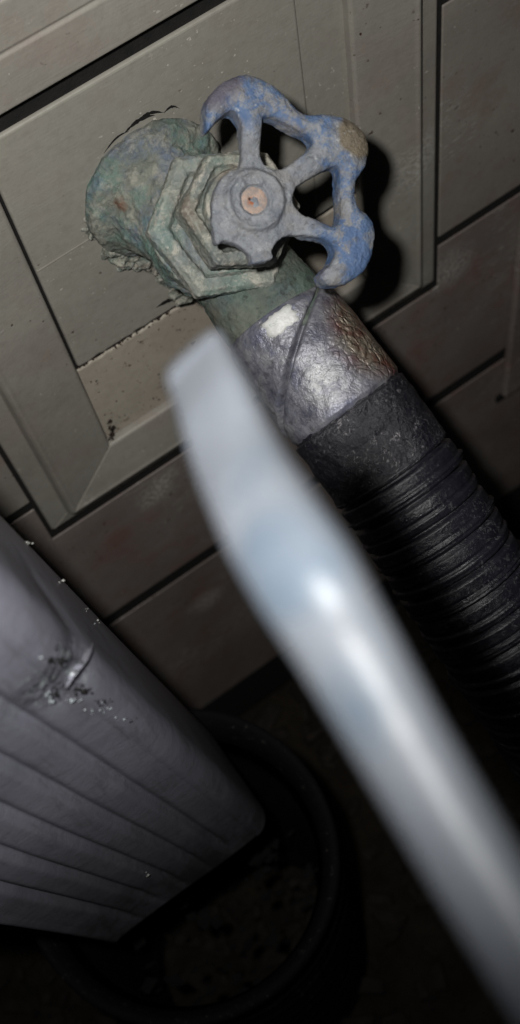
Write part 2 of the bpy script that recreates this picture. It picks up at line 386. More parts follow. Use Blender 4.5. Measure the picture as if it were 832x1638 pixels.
mp = patina('nut_patina', 0.95, 0.45, 0.3, 0.7, 0.7); mp.color(mp.mix(0.2, mp.last, (0.25, 0.28, 0.27))); M_NUT = mp.m
mp = patina('inner_nut_patina', 0.9, 0.25, 0.4, 0.7, 0.9); mp.color(mp.mix(0.15, mp.last, (0.28, 0.28, 0.26))); M_NUT2 = mp.m
mp = patina('spout_patina', 0.1, 0.35, 0.9, 0.8, 0.8)
mp.color(mp.mix(0.45, mp.last, (0.03, 0.045, 0.035))); M_SPOUT = mp.m

# flange
fl_ = link('flange', mesh(*lathe(C0, (0, -1, 0), [(0, 0.001), (0, 0.0280), (0.003, 0.0296), (0.0075, 0.0290), (0.010, 0.0255), (0.0125, 0.02), (0.0135, 0.001)], 64)), M_PAT, fct)
remesh(fl_, 0.0006, 3, ((0.012, 0.0022), (0.0045, 0.0015), (0.0016, 0.0007)))
# body: conical neck, valve chamber
SP0 = B + (PD(402, 445, 0.455) - B) * 0.0
P1 = PD(400, 452, 0.452); P2 = PD(462, 530, 0.451)
dsp = nrm(P2 - P1)
bd = join(lathe(C0 + np.array([0, -0.010, 0]), (0, -1, 0), [(0, 0.0235), (0.012, 0.0195), (0.022, 0.0185), (0.030, 0.019), (0.034, 0.015)], 40),
          capsule(B + np.array([0, 0.004, 0]), B, 0.018, 0.0195), lathe(B - S * 0.004, S, [(0, 0.020), (0.018, 0.0205)], 40))
bo = link('body', mesh(*bd), M_PAT, fct)
remesh(bo, 0.0006, 5, ((0.014, 0.0025), (0.005, 0.0022), (0.0018, 0.0008)))
sp = join(capsule(B - dsp * 0.004, P1, 0.0175, 0.0185), lathe(P1, dsp, [(-0.002, 0.0195), (0.012, 0.0205), (np.linalg.norm(P2 - P1) + 0.004, 0.0205)], 48))
so_ = link('spout', mesh(*sp), M_SPOUT, fct)
remesh(so_, 0.0007, 4, ((0.010, 0.0016), (0.002, 0.0008)))
# hexagonal nuts
def hexnut(name, c, axis, r1, r2, h, rot, mat, rim=0.0):
    a, u, w = frame(axis, CR[:, 0])
    V = []; Fc = []
    for d, r in ((0, r1 * 0.97), (0.0015, r1), (h - 0.0018, r1), (h, r1 * 0.93), (h, r2), (h - 0.003 if rim else h + 0.001, r2 * 0.92)):
        for k in range(6 if True else 6):
            th = math.radians(rot + 60 * k); V.append(c + a * d + r * (u * math.cos(th) + w * math.sin(th)))
    m = 6
    for i in range(len(V) // 6 - 1):
        for k in range(6): Fc.append((i * 6 + k, i * 6 + (k + 1) % 6, (i + 1) * 6 + (k + 1) % 6, (i + 1) * 6 + k))
    Fc.append(tuple(range(6))[::-1]); Fc.append(tuple(len(V) - 6 + k for k in range(6)))
    o = link(name, fixn(mesh(V, Fc)), mat, fct)
    return o
# frame(): u = image right, w = axis x u. Axis points at the viewer, so w is image up.
NB = PD(352, 362, 0.4335)
ob = hexnut('bonnet_nut', NB, S, 0.0275, 0.0212, 0.0090, 10, M_NUT, 1)
remesh(ob, 0.0005, 2, ((0.012, 0.0014), (0.004, 0.0009), (0.0015, 0.0006)))
NC = PD(374, 344, 0.4205)
oc = hexnut('packing_nut', NC, S, 0.0210, 0.0165, 0.0125, 5, M_NUT2, 1)
remesh(oc, 0.0005, 2, ((0.009, 0.0014), (0.0035, 0.0010), (0.0014, 0.0006)))
st = link('stem', mesh(*lathe(NC + S * 0.010, S, [(0, 0.0135), (0.004, 0.013), (0.006, 0.0095), (np.linalg.norm(HUB - NC) - 0.010, 0.0085)], 40)), M_NUT2, fct)
remesh(st, 0.0006, 2, ((0.004, 0.001),))
# crust of old caulk and mineral under the flange
V, Fc = [], []
cr = []
for k in range(330):
    t = rng.uniform(0, 1); q = rng.uniform(0, 1) ** 1.3
    bx, by = 165 + 140 * t, 400 + 74 * t ** 1.2 + 8 * math.sin(t * 9)      # ragged lower edge
    px, py = bx + q * 45, by - q * (28 + 8 * math.sin(t * 5))
    r = rng.uniform(0.0012, 0.0032)
    p = PW(px, py, 0.0005 + 0.005 * q); cr.append(capsule(p, p + rng.normal(0, 0.0015, 3), r, r * 0.8, 8))
for k in range(14):
    th = rng.uniform(2.6, 3.6); p = C0 + np.array([math.cos(th) * 0.0275, 0.0, math.sin(th) * 0.0275]); r = rng.uniform(0.001, 0.002)
    cr.append(capsule(p, p + rng.normal(0, 0.002, 3), r, r, 8))
for (px_, py_) in ((278, 474), (288, 480), (296, 478)):
    p = PW(px_, py_, 0.010); cr.append(capsule(p, p + np.array([.004, -.001, .001]), .0022, .0018, 8))
mc = patina('crust', 0.8, 0.3, 0.6, 0.85, 1.2); mc.color(mc.last)
oc2 = link('mineral_crust', mesh(*join(*cr)), mc.m, fct)
remesh(oc2, 0.0005, 3, ((0.005, 0.002), (0.0018, 0.0014)))

# wheel handle, cast and broken: built in the plane square to the stem
HA, HU, HW = frame(S, CR[:, 0])
def HP(px, py, h=0.0):
    r = CR @ np.array([(px - 416) / F, (py - 819) / F, 1.0])
    t = ((HUB - CAMP) @ S) / (r @ S)
    q = CAMP + r * t
    # keep the traced place but lift along the stem
    return q + S * h
K = 0.385 / F
zc = lambda L: [(300 + x / 2.447, 100 + y / 2.447) for x, y in L]
OUT = zc([(70, 282), (60, 240), (64, 180), (88, 125), (135, 85), (190, 60), (240, 57), (290, 74), (340, 108), (385, 155), (428, 200), (480, 213), (550, 210), (620, 232), (680, 282), (700, 340),
          (692, 400), (668, 440), (650, 480), (648, 530), (664, 575), (702, 608), (722, 660), (722, 720), (705, 780), (668, 836), (620, 868), (570, 880), (528, 870), (510, 845), (525, 815),
          (552, 788), (566, 745), (553, 715), (520, 697), (470, 688), (400, 680), (350, 702), (328, 738), (330, 768), (290, 786), (246, 790), (236, 752), (190, 716), (140, 702), (112, 716),
          (96, 660), (92, 590), (98, 520), (122, 462), (165, 425), (204, 405), (206, 310), (200, 245), (178, 208), (150, 206), (110, 240)])
HOLES = [zc([(285, 235), (320, 222), (400, 262), (470, 302), (480, 325), (440, 370), (355, 418), (300, 396), (283, 340)]),
         zc([(408, 525), (440, 480), (545, 420), (580, 428), (585, 520), (584, 625), (545, 642), (470, 606), (425, 575)])]
def toplane(px, py):
    q = HP(px, py) - HUB; return np.array([q @ HU, q @ HW])
def smoothpoly(L, k=6):
    P = np.array([toplane(*p) for p in L]); n_ = len(P); out = []
    for i in range(n_):
        p0, p1, p2, p3 = P[i - 1], P[i], P[(i + 1) % n_], P[(i + 2) % n_]
        for j in range(k):
            t = j / k; out.append(0.5 * (2 * p1 + (p2 - p0) * t + (2 * p0 - 5 * p1 + 4 * p2 - p3) * t * t + (3 * p1 - p0 - 3 * p2 + p3) * t ** 3))
    return np.array(out)
def insdist(P, X, Y):
    ins = np.zeros(X.shape, bool); D = np.full(X.shape, 1e9)
    for a_, b_ in zip(P, np.roll(P, -1, 0)):
        dx, dy = b_ - a_; c_ = ((a_[1] > Y) != (b_[1] > Y)) & (X < dx * (Y - a_[1]) / (dy + 1e-15) + a_[0]); ins ^= c_
        t = np.clip(((X - a_[0]) * dx + (Y - a_[1]) * dy) / (dx * dx + dy * dy + 1e-18), 0, 1)
        D = np.minimum(D, np.hypot(X - a_[0] - t * dx, Y - a_[1] - t * dy))
    return ins, D
def traced_casting():
    Po = smoothpoly(OUT); st_ = 0.0003
    gx = np.arange(Po[:, 0].min() - st_, Po[:, 0].max() + 2 * st_, st_); gy = np.arange(Po[:, 1].min() - st_, Po[:, 1].max() + 2 * st_, st_)
    X, Y = np.meshgrid(gx, gy); ins, D = insdist(Po, X, Y)
    for h_ in HOLES:
        i2, d2 = insdist(smoothpoly(h_), X, Y); ins &= ~i2; D = np.minimum(D, d2)
    Rr = np.hypot(X, Y); rimw = np.clip((Rr - 0.0150) / 0.0075, 0, 1); rimw = rimw * rimw * (3 - 2 * rimw)
    cap = 0.0022 + 0.0040 * rimw; q = np.clip(D / cap, 0, 1); dome = 0.40 + 0.60 * np.sqrt(np.clip(1 - (1 - q) ** 2, 0, 1))
    top = (0.0018 + 0.0040 * rimw) * dome - 0.0006; bot = -(0.0020 + 0.0042 * rimw) * dome - 0.0016
    # thin lips round the window openings
    idx = -np.ones(X.shape, int); V = []; Fc = []
    js, is_ = np.nonzero(ins)
    for c_, (j, i) in enumerate(zip(js, is_)): idx[j, i] = c_
    N = len(js); base = HUB[None] + X[ins][:, None] * HU + Y[ins][:, None] * HW
    V = list(base + top[ins][:, None] * S) + list(base + bot[ins][:, None] * S)
    for j in range(X.shape[0] - 1):
        for i in range(X.shape[1] - 1):
            a_, b_, c_, d_ = idx[j, i], idx[j, i + 1], idx[j + 1, i + 1], idx[j + 1, i]
            if min(a_, b_, c_, d_) >= 0:
                Fc.append((a_, b_, c_, d_)); Fc.append((a_ + N, d_ + N, c_ + N, b_ + N))
    cnt = {}
    for f in Fc[::2]:
        for k in range(4):
            e = (f[k], f[(k + 1) % 4]); cnt[e] = 1
    for (p, q_) in list(cnt):
        if (q_, p) not in cnt: Fc.append((q_, p, p + N, q_ + N))
    return V, Fc
sh = [traced_casting()]
hub = lathe(HP(405, 322), S, [(-0.009, 0.0105), (-0.004, 0.0110), (0.0010, 0.0106), (0.0018, 0.0100), (0.0030, 0.0092), (0.0034, 0.0086), (0.0026, 0.0076), (0.0024, 0.0062), (0.0026, 0.0052), (0.0022, 0.0047), (0.0002, 0.0042), (0.0000, 0.0010)], 48)
sh.append(hub)
hm = Mat('worn_blue_handle_paint', 0.55, 0.45)
wv = hm.warped(0.010, 110)
cc = hm.mix(hm.ramp(hm.noise(120, 6, 0.7), [(0.35, 0), (0.65, 1)]), (0.11, 0.12, 0.14), (0.24, 0.25, 0.265))
cc = hm.mix(hm.math('MULTIPLY', hm.ramp(hm.noise(70, 5, 0.7, hm.mapped(loc=(2, 2, 2))), [(0.5, 0), (0.65, 1)]), 0.5), cc, (0.19, 0.17, 0.15))
# blue survives away from the hub
fb = hm.math('SUBTRACT', 1.0, hm.near(HUB, 0.0175, 0.0250, wv))
patch = hm.ramp(hm.noise(95, 8, 0.75, wv), [(0.45, 0), (0.535, 1)])
cc = hm.mix(hm.math('MULTIPLY', hm.math('MULTIPLY', fb, patch), 0.88), cc, hm.mix(hm.noise(150, 4), (0.032, 0.078, 0.20), (0.085, 0.145, 0.25)))
cc = hm.mix(hm.math('MULTIPLY', hm.near(HP(568, 222, 0.003), 0.0068, 0.0085, hm.warped(0.003, 250)), 0.95), cc, (0.13, 0.105, 0.07))
cc = hm.mix(hm.math('MULTIPLY', hm.near(HP(350, 138, 0.001), 0.0060, 0.0105, wv), 0.9), cc, (0.085, 0.075, 0.10))
cc = hm.mix(hm.math('MULTIPLY', hm.near(HP(430, 128, -0.003), 0.0035, 0.0075, wv), 0.8), cc, (0.07, 0.065, 0.085))
cc = hm.mix(hm.math('MULTIPLY', hm.near(HP(500, 425, 0.001), 0.0020, 0.0060, wv), 0.6), cc, (0.12, 0.10, 0.20))
cc = hm.mix(hm.math('MULTIPLY', hm.ramp(hm.noise(420, 4, 0.7), [(0.62, 0), (0.70, 1)]), 0.6), cc, (0.42, 0.43, 0.43))
cc = hm.mix(hm.math('MULTIPLY', hm.ramp(hm.noise(330, 4, 0.7, hm.mapped(loc=(4, 2, 7))), [(0.58, 0), (0.68, 1)]), 0.5), cc, (0.045, 0.04, 0.04))
for (hx, hy, r0, r1) in ((448, 228, .0042, .0088), (506, 316, .0042, .0088), (365, 205, .0030, .0060)):
    cc = hm.mix(hm.math('MULTIPLY', hm.near(HP(hx, hy), r0, r1, hm.warped(0.002, 300)), 0.65), cc, (0.27, 0.245, 0.225))
hm.color(cc)
hm.bump(hm.noise(150, 6, 0.7), 0.0011, 0.9); hm.bump(hm.noise(600, 5, 0.75), 0.0004, 0.9)
hm.rough(hm.ramp(hm.noise(90, 4), [(0.3, 0.42), (0.7, 0.68)]))
ho = link('handle', mesh(*join(*sh)), hm.m, fct, label='blue wheel handle worn to grey metal, its lower left part broken off')
remesh(ho, 0.0004, 3, ((0.008, 0.0008), (0.0025, 0.0006), (0.0012, 0.0003)))
scm = Mat('rusty_pink_screw', 0.7, 0.3)
scm.color(scm.mix(scm.ramp(scm.noise(380, 4), [(0.42, 0), (0.6, 1)]), (0.42, 0.29, 0.22), (0.34, 0.25, 0.21)))
wp = scm.warped(0.003, 420)
scc = scm.mix(scm.ramp(scm.noise(380, 4), [(0.42, 0), (0.6, 1)]), (0.36, 0.26, 0.21), (0.24, 0.20, 0.18))
scc = scm.mix(scm.near(HP(402, 324, .001), .0009, .0019, wp), scc, (0.30, 0.09, 0.03))
scc = scm.mix(scm.near(HP(398, 320, .001), .0004, .0009, wp), scc, (0.015, 0.008, 0.006))
scm.color(scc); scm.bump(scm.noise(420, 5, 0.7), 0.0007)
sc_ = link('screw', mesh(*lathe(HP(405, 322), S, [(-0.004, 0.0045), (0.0010, 0.0045), (0.0016, 0.0038), (0.0013, 0.0020), (0.0011, 0.0002)], 32)), scm.m, ho)

# ------------------------------------------------------------------ hose
hose = empty('garden_hose', tuple(P2), 'thick black ribbed hose with a wrapped silver coupling hanging from the faucet', 'hose')
path = [PD(440, 497, 0.4515), PD(463, 531, 0.451), PD(508, 590, 0.450), PD(556, 655, 0.450), PD(640, 772, 0.452), PD(735, 915, 0.457), PD(835, 1068, 0.468), PD(925, 1215, 0.495), PD(985, 1350, 0.56)]
last = path[-1].copy()
path += [last + np.array([0.03, -0.03, -0.10]), last + np.array([0.08, -0.07, -0.22]), last + np.array([0.15, -0.10, -0.0]) * [1, 1, 1]]
path[-1][2] = 0.06; path[-1][0] = last[0] + 0.17; path[-1][1] = last[1] - 0.10
path[-2][2] = 0.14
path += [np.array([path[-1][0] + 0.14, path[-1][1] - 0.08, 0.030]), np.array([path[-1][0] + 0.5, path[-1][1] - 0.25, 0.026])]
def spline(P, n):
    P = [2 * P[0] - P[1]] + list(P) + [2 * P[-1] - P[-2]]; out = []
    for i in range(1, len(P) - 2):
        for k in range(n):
            t = k / n; out.append(0.5 * ((2 * P[i]) + (-P[i - 1] + P[i + 1]) * t + (2 * P[i - 1] - 5 * P[i] + 4 * P[i + 1] - P[i + 2]) * t * t + (-P[i - 1] + 3 * P[i] - 3 * P[i + 1] + P[i + 2]) * t ** 3))
    out.append(P[-2]); return np.array(out)
def resample(pts, step):
    d = np.r_[0, np.cumsum(np.linalg.norm(np.diff(pts, axis=0), axis=1))]; n = int(d[-1] / step); s = np.linspace(0, d[-1], n + 1)
    return np.stack([np.interp(s, d, pts[:, i]) for i in range(3)], 1), s
def sweep(pts, s, rad, n=64, cap=True, up=None):
    """rad(s, theta) -> radius; theta 0 faces the camera"""
    V = []; Fc = []
    T_ = np.gradient(pts, axis=0); T_ /= np.linalg.norm(T_, axis=1)[:, None]
    u = up if up is not None else -CR[:, 2]
    th = np.linspace(0, 2 * np.pi, n, endpoint=False)
    for p, t, si in zip(pts, T_, s):
        u = u - t * (t @ u); u = u / np.linalg.norm(u); w = np.cross(t, u)
        r = rad(si, th)
        V.append(p + (np.cos(th) * r)[:, None] * u + (np.sin(th) * r)[:, None] * w)
    V = np.concatenate(V); m = len(pts)
    for i in range(m - 1):
        for k in range(n):
            k2 = (k + 1) % n; Fc.append((i * n + k, i * n + k2, (i + 1) * n + k2, (i + 1) * n + k))
    if cap: Fc.append(tuple(range(n))[::-1]); Fc.append(tuple((m - 1) * n + k for k in range(n)))
    return V, Fc
sp_ = spline(path, 14)
dist = np.r_[0, np.cumsum(np.linalg.norm(np.diff(sp_, axis=0), axis=1))]
def s_at(p): return dist[np.argmin(np.linalg.norm(sp_ - p, axis=1))]
sA, sB, sC = s_at(PD(451, 512, 0.4512)), s_at(path[3]), s_at(PD(625, 750, .451))
full, sfull = resample(sp_, 0.00042)
def part_of(a, b): k = (sfull >= a) & (sfull <= b); return full[k], sfull[k]
RH = 0.0235
nz = lambda a, b, c, d=0: noise.noise(Vector((a, b, c)))
# coupling: metal collar wrapped in split tape
pc, sc2 = part_of(sA - 0.001, sB)
def rc(si, th):
    v = (si - sA) / (sB - sA)
    e = min(1, (v + 0.04) * 12, (1.0 - v) * 16 + 0.35)
    base = 0.0222 + 0.0014 * v - 0.0016 * (1 - max(0, e))
    seam = -0.85 + 2.9 * v                    # slanting overlap of the tape
    r = base + np.where(((th + np.pi) % (2 * np.pi) - np.pi) > seam, 0.0009, 0)
    gap = np.exp(-((((th - seam + np.pi) % (2 * np.pi)) - np.pi) / 0.06) ** 2) * 0.0042
    j = np.array([noise.fractal(Vector((math.cos(t) * 2.2, math.sin(t) * 2.2, si * 120)), 0.8, 2.1, 4) for t in th])
    return r - gap + 0.0004 * j
tm = Mat('coupling_metal_tape', 0.4, 0.5, 0.35)
vv = tm.warped(0.006, 150)
c = tm.mix(tm.ramp(tm.noise(95, 6, 0.7), [(0.36, 0), (0.62, 1)]), (0.085, 0.085, 0.115), (0.27, 0.27, 0.29))
c = tm.mix(tm.math('MULTIPLY', tm.ramp(tm.noise(260, 6, 0.75, vv), [(0.56, 0), (0.62, 1)]), 0.6), c, (0.05, 0.045, 0.055))
c = tm.mix(tm.math('MULTIPLY', tm.ramp(tm.noise(55, 5, 0.7, tm.mapped(loc=(3, 3, 3))), [(0.5, 0), (0.63, 1)]), 0.6), c, (0.10, 0.11, 0.17))
bk = tm.near(PD(598, 530, 0.44), 0.014, 0.023, vv)
scale_ = tm.voro(230, tm.warped(0.012, 110), 'DISTANCE_TO_EDGE')
c = tm.mix(bk, c, tm.mix(tm.ramp(scale_, [(0.0, 0.6), (0.12, 1)]), (0.04, 0.025, 0.02), tm.mix(tm.ramp(tm.noise(140, 3), [(0.4, 0), (0.6, 1)]), (0.12, 0.05, 0.038), (0.21, 0.18, 0.14))))
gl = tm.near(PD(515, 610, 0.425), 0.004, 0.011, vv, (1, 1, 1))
c = tm.mix(tm.math('MULTIPLY', tm.math('MULTIPLY', gl, tm.ramp(tm.noise(170, 6, 0.75), [(0.40, 0), (0.50, 1)])), 0.75), c, (0.34, 0.34, 0.34))  # bright highlight painted into the tape colour, broken up by noise
tm.color(c)
tm.bump(tm.noise(7, 6, 0.75, tm.mapped((6, 6, 6), rot=(0.4, 0.5, 0)), 0.8), 0.0014, 0.6); tm.bump(tm.noise(1.0, 5, 0.7, tm.mapped((420, 420, 130), rot=(0.3, 0.7, 0.2))), 0.0005, 0.9)
tm.bump(tm.math('MULTIPLY', bk, tm.ramp(scale_, [(0.0, 0), (0.2, 1)])), 0.0006, 0.9)
tm.rough(tm.ramp(tm.noise(160, 5, 0.7), [(0.3, 0.30), (0.7, 0.52)]))
tm.bump(tm.noise(55, 5, 0.7, dist if False else vv), 0.0022, 0.7)
cpl = link('coupling', mesh(*sweep(pc, sc2, rc, 200)), tm.m, hose, label='silver grey coupling wrapped in split tape, brown and scaly on the right')
# white patch stuck on the coupling
def surf(si, th, lift):
    i = np.argmin(np.abs(sfull - si)); t = nrm(full[i + 1] - full[i - 1]); u = -CR[:, 2]; u = nrm(u - t * (t @ u)); w = np.cross(t, u)
    r = rc(si, np.array([th]))[0] + lift
    return full[i] + r * (math.cos(th) * u + math.sin(th) * w)
def stick(name, cs, cth, hs, hth, mat, lift, seed, parent):
    n = 36; ring = []
    for k in range(n):
        a = 2 * math.pi * k / n; q = max(abs(math.cos(a)), abs(math.sin(a))) ** -0.75
        q *= 1 + 0.28 * noise.fractal(Vector((math.cos(a) * 2.5, math.sin(a) * 2.5, seed)), 0.7, 2, 4)
        ring.append((q * math.cos(a), q * math.sin(a)))
    V = [surf(cs, cth, lift)]; Fc = []
    for f in (0.35, 0.7, 1.0, 1.0):
        for x, y in ring:
            V.append(surf(cs + hs * f * x, cth + hth * f * y, lift if len(V) < 1 + 3 * n else -0.0003))
    for k in range(n): Fc.append((0, 1 + k, 1 + (k + 1) % n))
    for j in range(3):
        for k in range(n): Fc.append((1 + j * n + k, 1 + (j + 1) * n + k, 1 + (j + 1) * n + (k + 1) % n, 1 + j * n + (k + 1) % n))
    return link(name, fixn(mesh(V, Fc)), mat, parent)
wm = Mat('white_tape_patch', 0.45, 0.5)
wm.color(wm.mix(wm.ramp(wm.noise(420, 5, 0.7), [(0.6, 0), (0.72, 1)]), (0.52, 0.52, 0.50), (0.25, 0.33, 0.31))); wm.bump(wm.noise(500, 4), 0.0004)
stick('white_patch', sA + 0.0042, 0.12, 0.0036, 0.27, wm.m, 0.0005, 2, cpl)

def rubber(name, dust, dusty_at=None, rel=1.0):
    m = Mat(name, 0.5, 0.55)
    n1 = m.noise(1.0, 6, 0.75, m.mapped((760, 760, 160), rot=(0.5, 0.6, 0.3)), 0.9); n2 = m.noise(75, 5, 0.7)
    k = m.math('MULTIPLY', m.ramp(n1, [(0.54, 0), (0.60, 1)]), m.ramp(n2, [(0.46, 0.05), (0.60, 1)]))
    if dusty_at is not None: k = m.math('MULTIPLY', k, m.math('ADD', m.near(dusty_at, 0.010, 0.035), 0.15))
    c = m.mix(m.noise(60, 3), (0.007, 0.007, 0.011), (0.015, 0.014, 0.020))
    c = m.mix(m.math('MULTIPLY', k, dust * 0.7, True), c, (0.24, 0.23, 0.235))
    m.color(c); m.bump(m.noise(380, 6, 0.75), 0.0009 * rel, 0.9); m.bump(m.noise(110, 5, 0.7), 0.0026 * rel, 0.7)
    m.rough(m.ramp(m.noise(200, 4), [(0.3, 0.24), (0.7, 0.5)]))
    return m.m
pc2, ss2 = part_of(sB - 0.0015, sC)
def rs(si, th):
    v = (si - sB) / (sC - sB); j = np.array([noise.fractal(Vector((math.cos(t) * 3, math.sin(t) * 3, si * 160)), 0.8, 2.1, 4) for t in th])
    return (0.0238 if v > 0.03 else 0.0226) + 0.0007 * j * (1 - 0.4 * v) + 0 * th
link('sleeve', mesh(*sweep(pc2, ss2, rs, 110)), rubber('dusty_rubber', 1.3, PD(610, 700, 0.43)), hose, label='black rubber sleeve scuffed with pale dust')
pt, st_ = resample(sp_, 0.0007); k = st_ >= sC - 0.002; pt, st_ = pt[k], st_[k]
PERIOD = 0.0102
def rt(si, th):
    f = ((si - sC) / PERIOD) % 1.0
    r = RH + 0.0006
    if f < 0.15: r -= 0.0036 * math.sin(math.pi * f / 0.15) ** 0.5
    elif 0.62 < f < 0.70: r -= 0.0011 * math.sin(math.pi * (f - 0.62) / 0.08)
    elif 0.72 < f < 0.82: r += 0.0011 * math.sin(math.pi * (f - 0.72) / 0.08)
    return r + 0.00025 * np.array([math.sin(3 * t + si * 300) for t in th]) 
link('tube', mesh(*sweep(pt, st_, rt, 72)), rubber('black_rubber', 0.42, None, 0.35), hose, label='black ribbed tube')

# ------------------------------------------------------------------ downspout and drain pipe
A0 = PD(432, 1312, 0.575)
DV = nrm(CR @ nrm([(749 - 416) / F, (1600 - 819) / F, 1.0]))      # runs almost straight down
upv = -DV
ex = nrm(np.array([1.0, 0, 0]) - DV * DV[0]); ey = np.cross(DV, ex); ey = ey if ey[1] > 0 else -ey
ds = empty('downspout', tuple(A0), 'white painted fluted metal downspout in the lower left corner, dented near its edge', 'downspout')
WD, DP = 0.094, 0.058
def dsprof():
    pts = []; nrib = 6
    # front face from right corner (0,0) to left corner (-WD,0); y grows to the wall
    def arc(cx, cy, r, a0, a1, n=6):
        return [(cx + r * math.cos(math.radians(a0 + (a1 - a0) * k / n)), cy + r * math.sin(math.radians(a0 + (a1 - a0) * k / n))) for k in range(n + 1)]
    r = 0.005
    pts += arc(-r, DP - r, r, 90, 0) + [(0, DP * f) for f in (0.75, 0.6, 0.45, 0.3)] + arc(-0.0095, 0.0095, 0.0095, 0, -90, 9)
    m = 110
    for k in range(1, m):
        x = -0.0095 - (WD - 0.0145) * k / m
        f = (k / m * nrib + 0.5) % 1.0 - 0.5
        f = f if 0.5 < k / m * nrib < nrib - 0.5 else 0.5
        pts.append((x, 0.0004 + 0.0028 * math.exp(-(f / 0.13) ** 2)))
    pts += arc(-WD + 0.0035, 0.0035, 0.0035, -90, -180, 5) + arc(-WD + r, DP - r, r, 180, 90)
    return pts
prf = dsprof(); n = len(prf)
DENT = PD(92, 1092, 0.49)
lev = np.r_[np.linspace(-0.012, 0.30, 157), np.linspace(0.32, 1.75, 60)]
V = []; Fc = []
# the dent sits on the corner edge; find its place in the pipe's own frame
def local(p): q = p - A0; return np.array([q @ ex, q @ ey, q @ upv])
rdir = nrm(PD(95, 1088, 1.0) - CAMP)
tt = min(np.linspace(0.2, 0.8, 1200), key=lambda t: abs(local(CAMP + rdir * t)[1] - 0.001)); dl = local(CAMP + rdir * tt)
for z in lev:
    fade = min(1.0, max(0.0, (z + 0.010) / 0.045))
    for (x, y) in prf:
        if y < 0.0035 and -WD + 0.004 < x < -0.0096: y = 0.0004 + (y - 0.0004) * fade
        p = A0 + ex * x + ey * y + upv * z
        dx = math.hypot((x - dl[0] - 0.002) / 0.010, (z - dl[2]) / 0.012)
        if y < 0.03 and dx < 3:
            a = math.exp(-dx * dx); p = p + ey * 0.0011 * a * (1 + 0.5 * noise.noise(Vector((x * 500, z * 400, 0)))) - ex * 0.0015 * a
            cre = math.exp(-((z - dl[2] - 0.006 + (x - dl[0]) * 0.9) / 0.0015) ** 2) * math.exp(-dx * dx / 3); p = p - ey * 0.0004 * cre
        V.append(p + ey * 0.0012 * noise.noise(Vector((x * 20, y * 20, z * 9))))
for i in range(len(lev) - 1):
    for k in range(n):
        k2 = (k + 1) % n; Fc.append((i * n + k, i * n + k2, (i + 1) * n + k2, (i + 1) * n + k))
dm = Mat('white_downspout_paint', 0.42, 0.4)
c = dm.mix(dm.ramp(dm.noise(14, 5, 0.6), [(0.35, 0), (0.7, 1)]), (0.285, 0.285, 0.34), (0.205, 0.203, 0.25))
c = dm.mix(dm.math('MULTIPLY', dm.ramp(dm.noise(160, 5, 0.7), [(0.55, 0), (0.75, 1)]), 0.35), c, (0.14, 0.13, 0.13))
dpt = A0 + ex * dl[0] + upv * dl[2]
wv = dm.warped(0.004, 350)
scr = dm.math('MULTIPLY', dm.near(dpt + upv * 0.001, 0.006, 0.016, wv), dm.ramp(dm.noise(330, 6, 0.8, dm.mapped((1, 1, 2.2))), [(0.48, 0), (0.52, 1)]))
c = dm.mix(dm.math('MULTIPLY', dm.ramp(dm.noise(3, 6, 0.75, dm.mapped((60, 60, 9))), [(0.52, 0), (0.72, 1)]), 0.5), c, (0.11, 0.10, 0.10))
c = dm.mix(scr, c, (0.025, 0.028, 0.03))
ch = dm.math('MULTIPLY', dm.near(dpt, 0.005, 0.02, wv), dm.ramp(dm.noise(260, 5, 0.8, dm.mapped(loc=(6, 1, 1))), [(0.57, 0), (0.62, 1)]))
c = dm.mix(ch, c, (0.45, 0.50, 0.50))
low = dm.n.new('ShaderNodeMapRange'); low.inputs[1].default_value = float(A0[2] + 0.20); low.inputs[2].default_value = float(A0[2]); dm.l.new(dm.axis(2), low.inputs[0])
c = dm.mix(dm.math('MULTIPLY', dm.math('MULTIPLY', low.outputs[0], dm.ramp(dm.noise(45, 6, 0.75, dm.mapped((1, 1, 0.35))), [(0.25, 0.45), (0.55, 1)])), 0.9), c, (0.035, 0.032, 0.032))  # darker towards the foot: flash falloff painted into the colour, broken by grime blotches
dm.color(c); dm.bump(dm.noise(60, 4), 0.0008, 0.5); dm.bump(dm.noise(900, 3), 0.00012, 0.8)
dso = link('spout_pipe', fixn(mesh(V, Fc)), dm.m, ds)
m_ = dso.modifiers.new('thick', 'SOLIDIFY'); m_.thickness = 0.0008
# strap holding it to the wall, above the picture
zt = 1.2; q = A0 + upv * zt
stp = []
for (x, y) in ((0.003, 0.20), (0.003, -0.003), (-WD - 0.003, -0.003), (-WD - 0.003, 0.20)): stp.append(q + ex * x + ey * y)
for p in (stp[0], stp[3]): p[1] = -0.0005
V = [p + upv * 0.012 for p in stp] + [p - upv * 0.012 for p in stp]
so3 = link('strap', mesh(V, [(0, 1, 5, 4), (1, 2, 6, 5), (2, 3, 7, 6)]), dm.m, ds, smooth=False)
m_ = so3.modifiers.new('thick', 'SOLIDIFY'); m_.thickness = 0.0012
# crumbs lying on the back edge of the downspout
V = []; Fc = []
for (px, py, n_, s_) in ((95, 932, 7, .0005), (42, 868, 6, .0005), (112, 957, 2, .0003), (138, 978, 3, .0003), (235, 1398, 3, .0005), (155, 1000, 2, .0003)):
    rd = nrm(PD(px, py, 1.0) - CAMP); best = None
    for t in np.linspace(0.25, 0.8, 1600):
        L = local(CAMP + rd * t)
        if -WD < L[0] < 0.0 and 0.0 < L[1] < DP: best = CAMP + rd * t; break
    if best is None: continue
    for k in range(n_): chip(best - rd * 0.0002 + rng.normal(0, 0.0007, 3), rng.uniform(0.5, 1.3) * s_)
if V: link('pale_crumbs', mesh(V, Fc), plain('pale_grit', (0.5, 0.5, 0.46), 0.9, (0.3, 0.3, 0.28), 500), ds, smooth=False, kind='stuff')

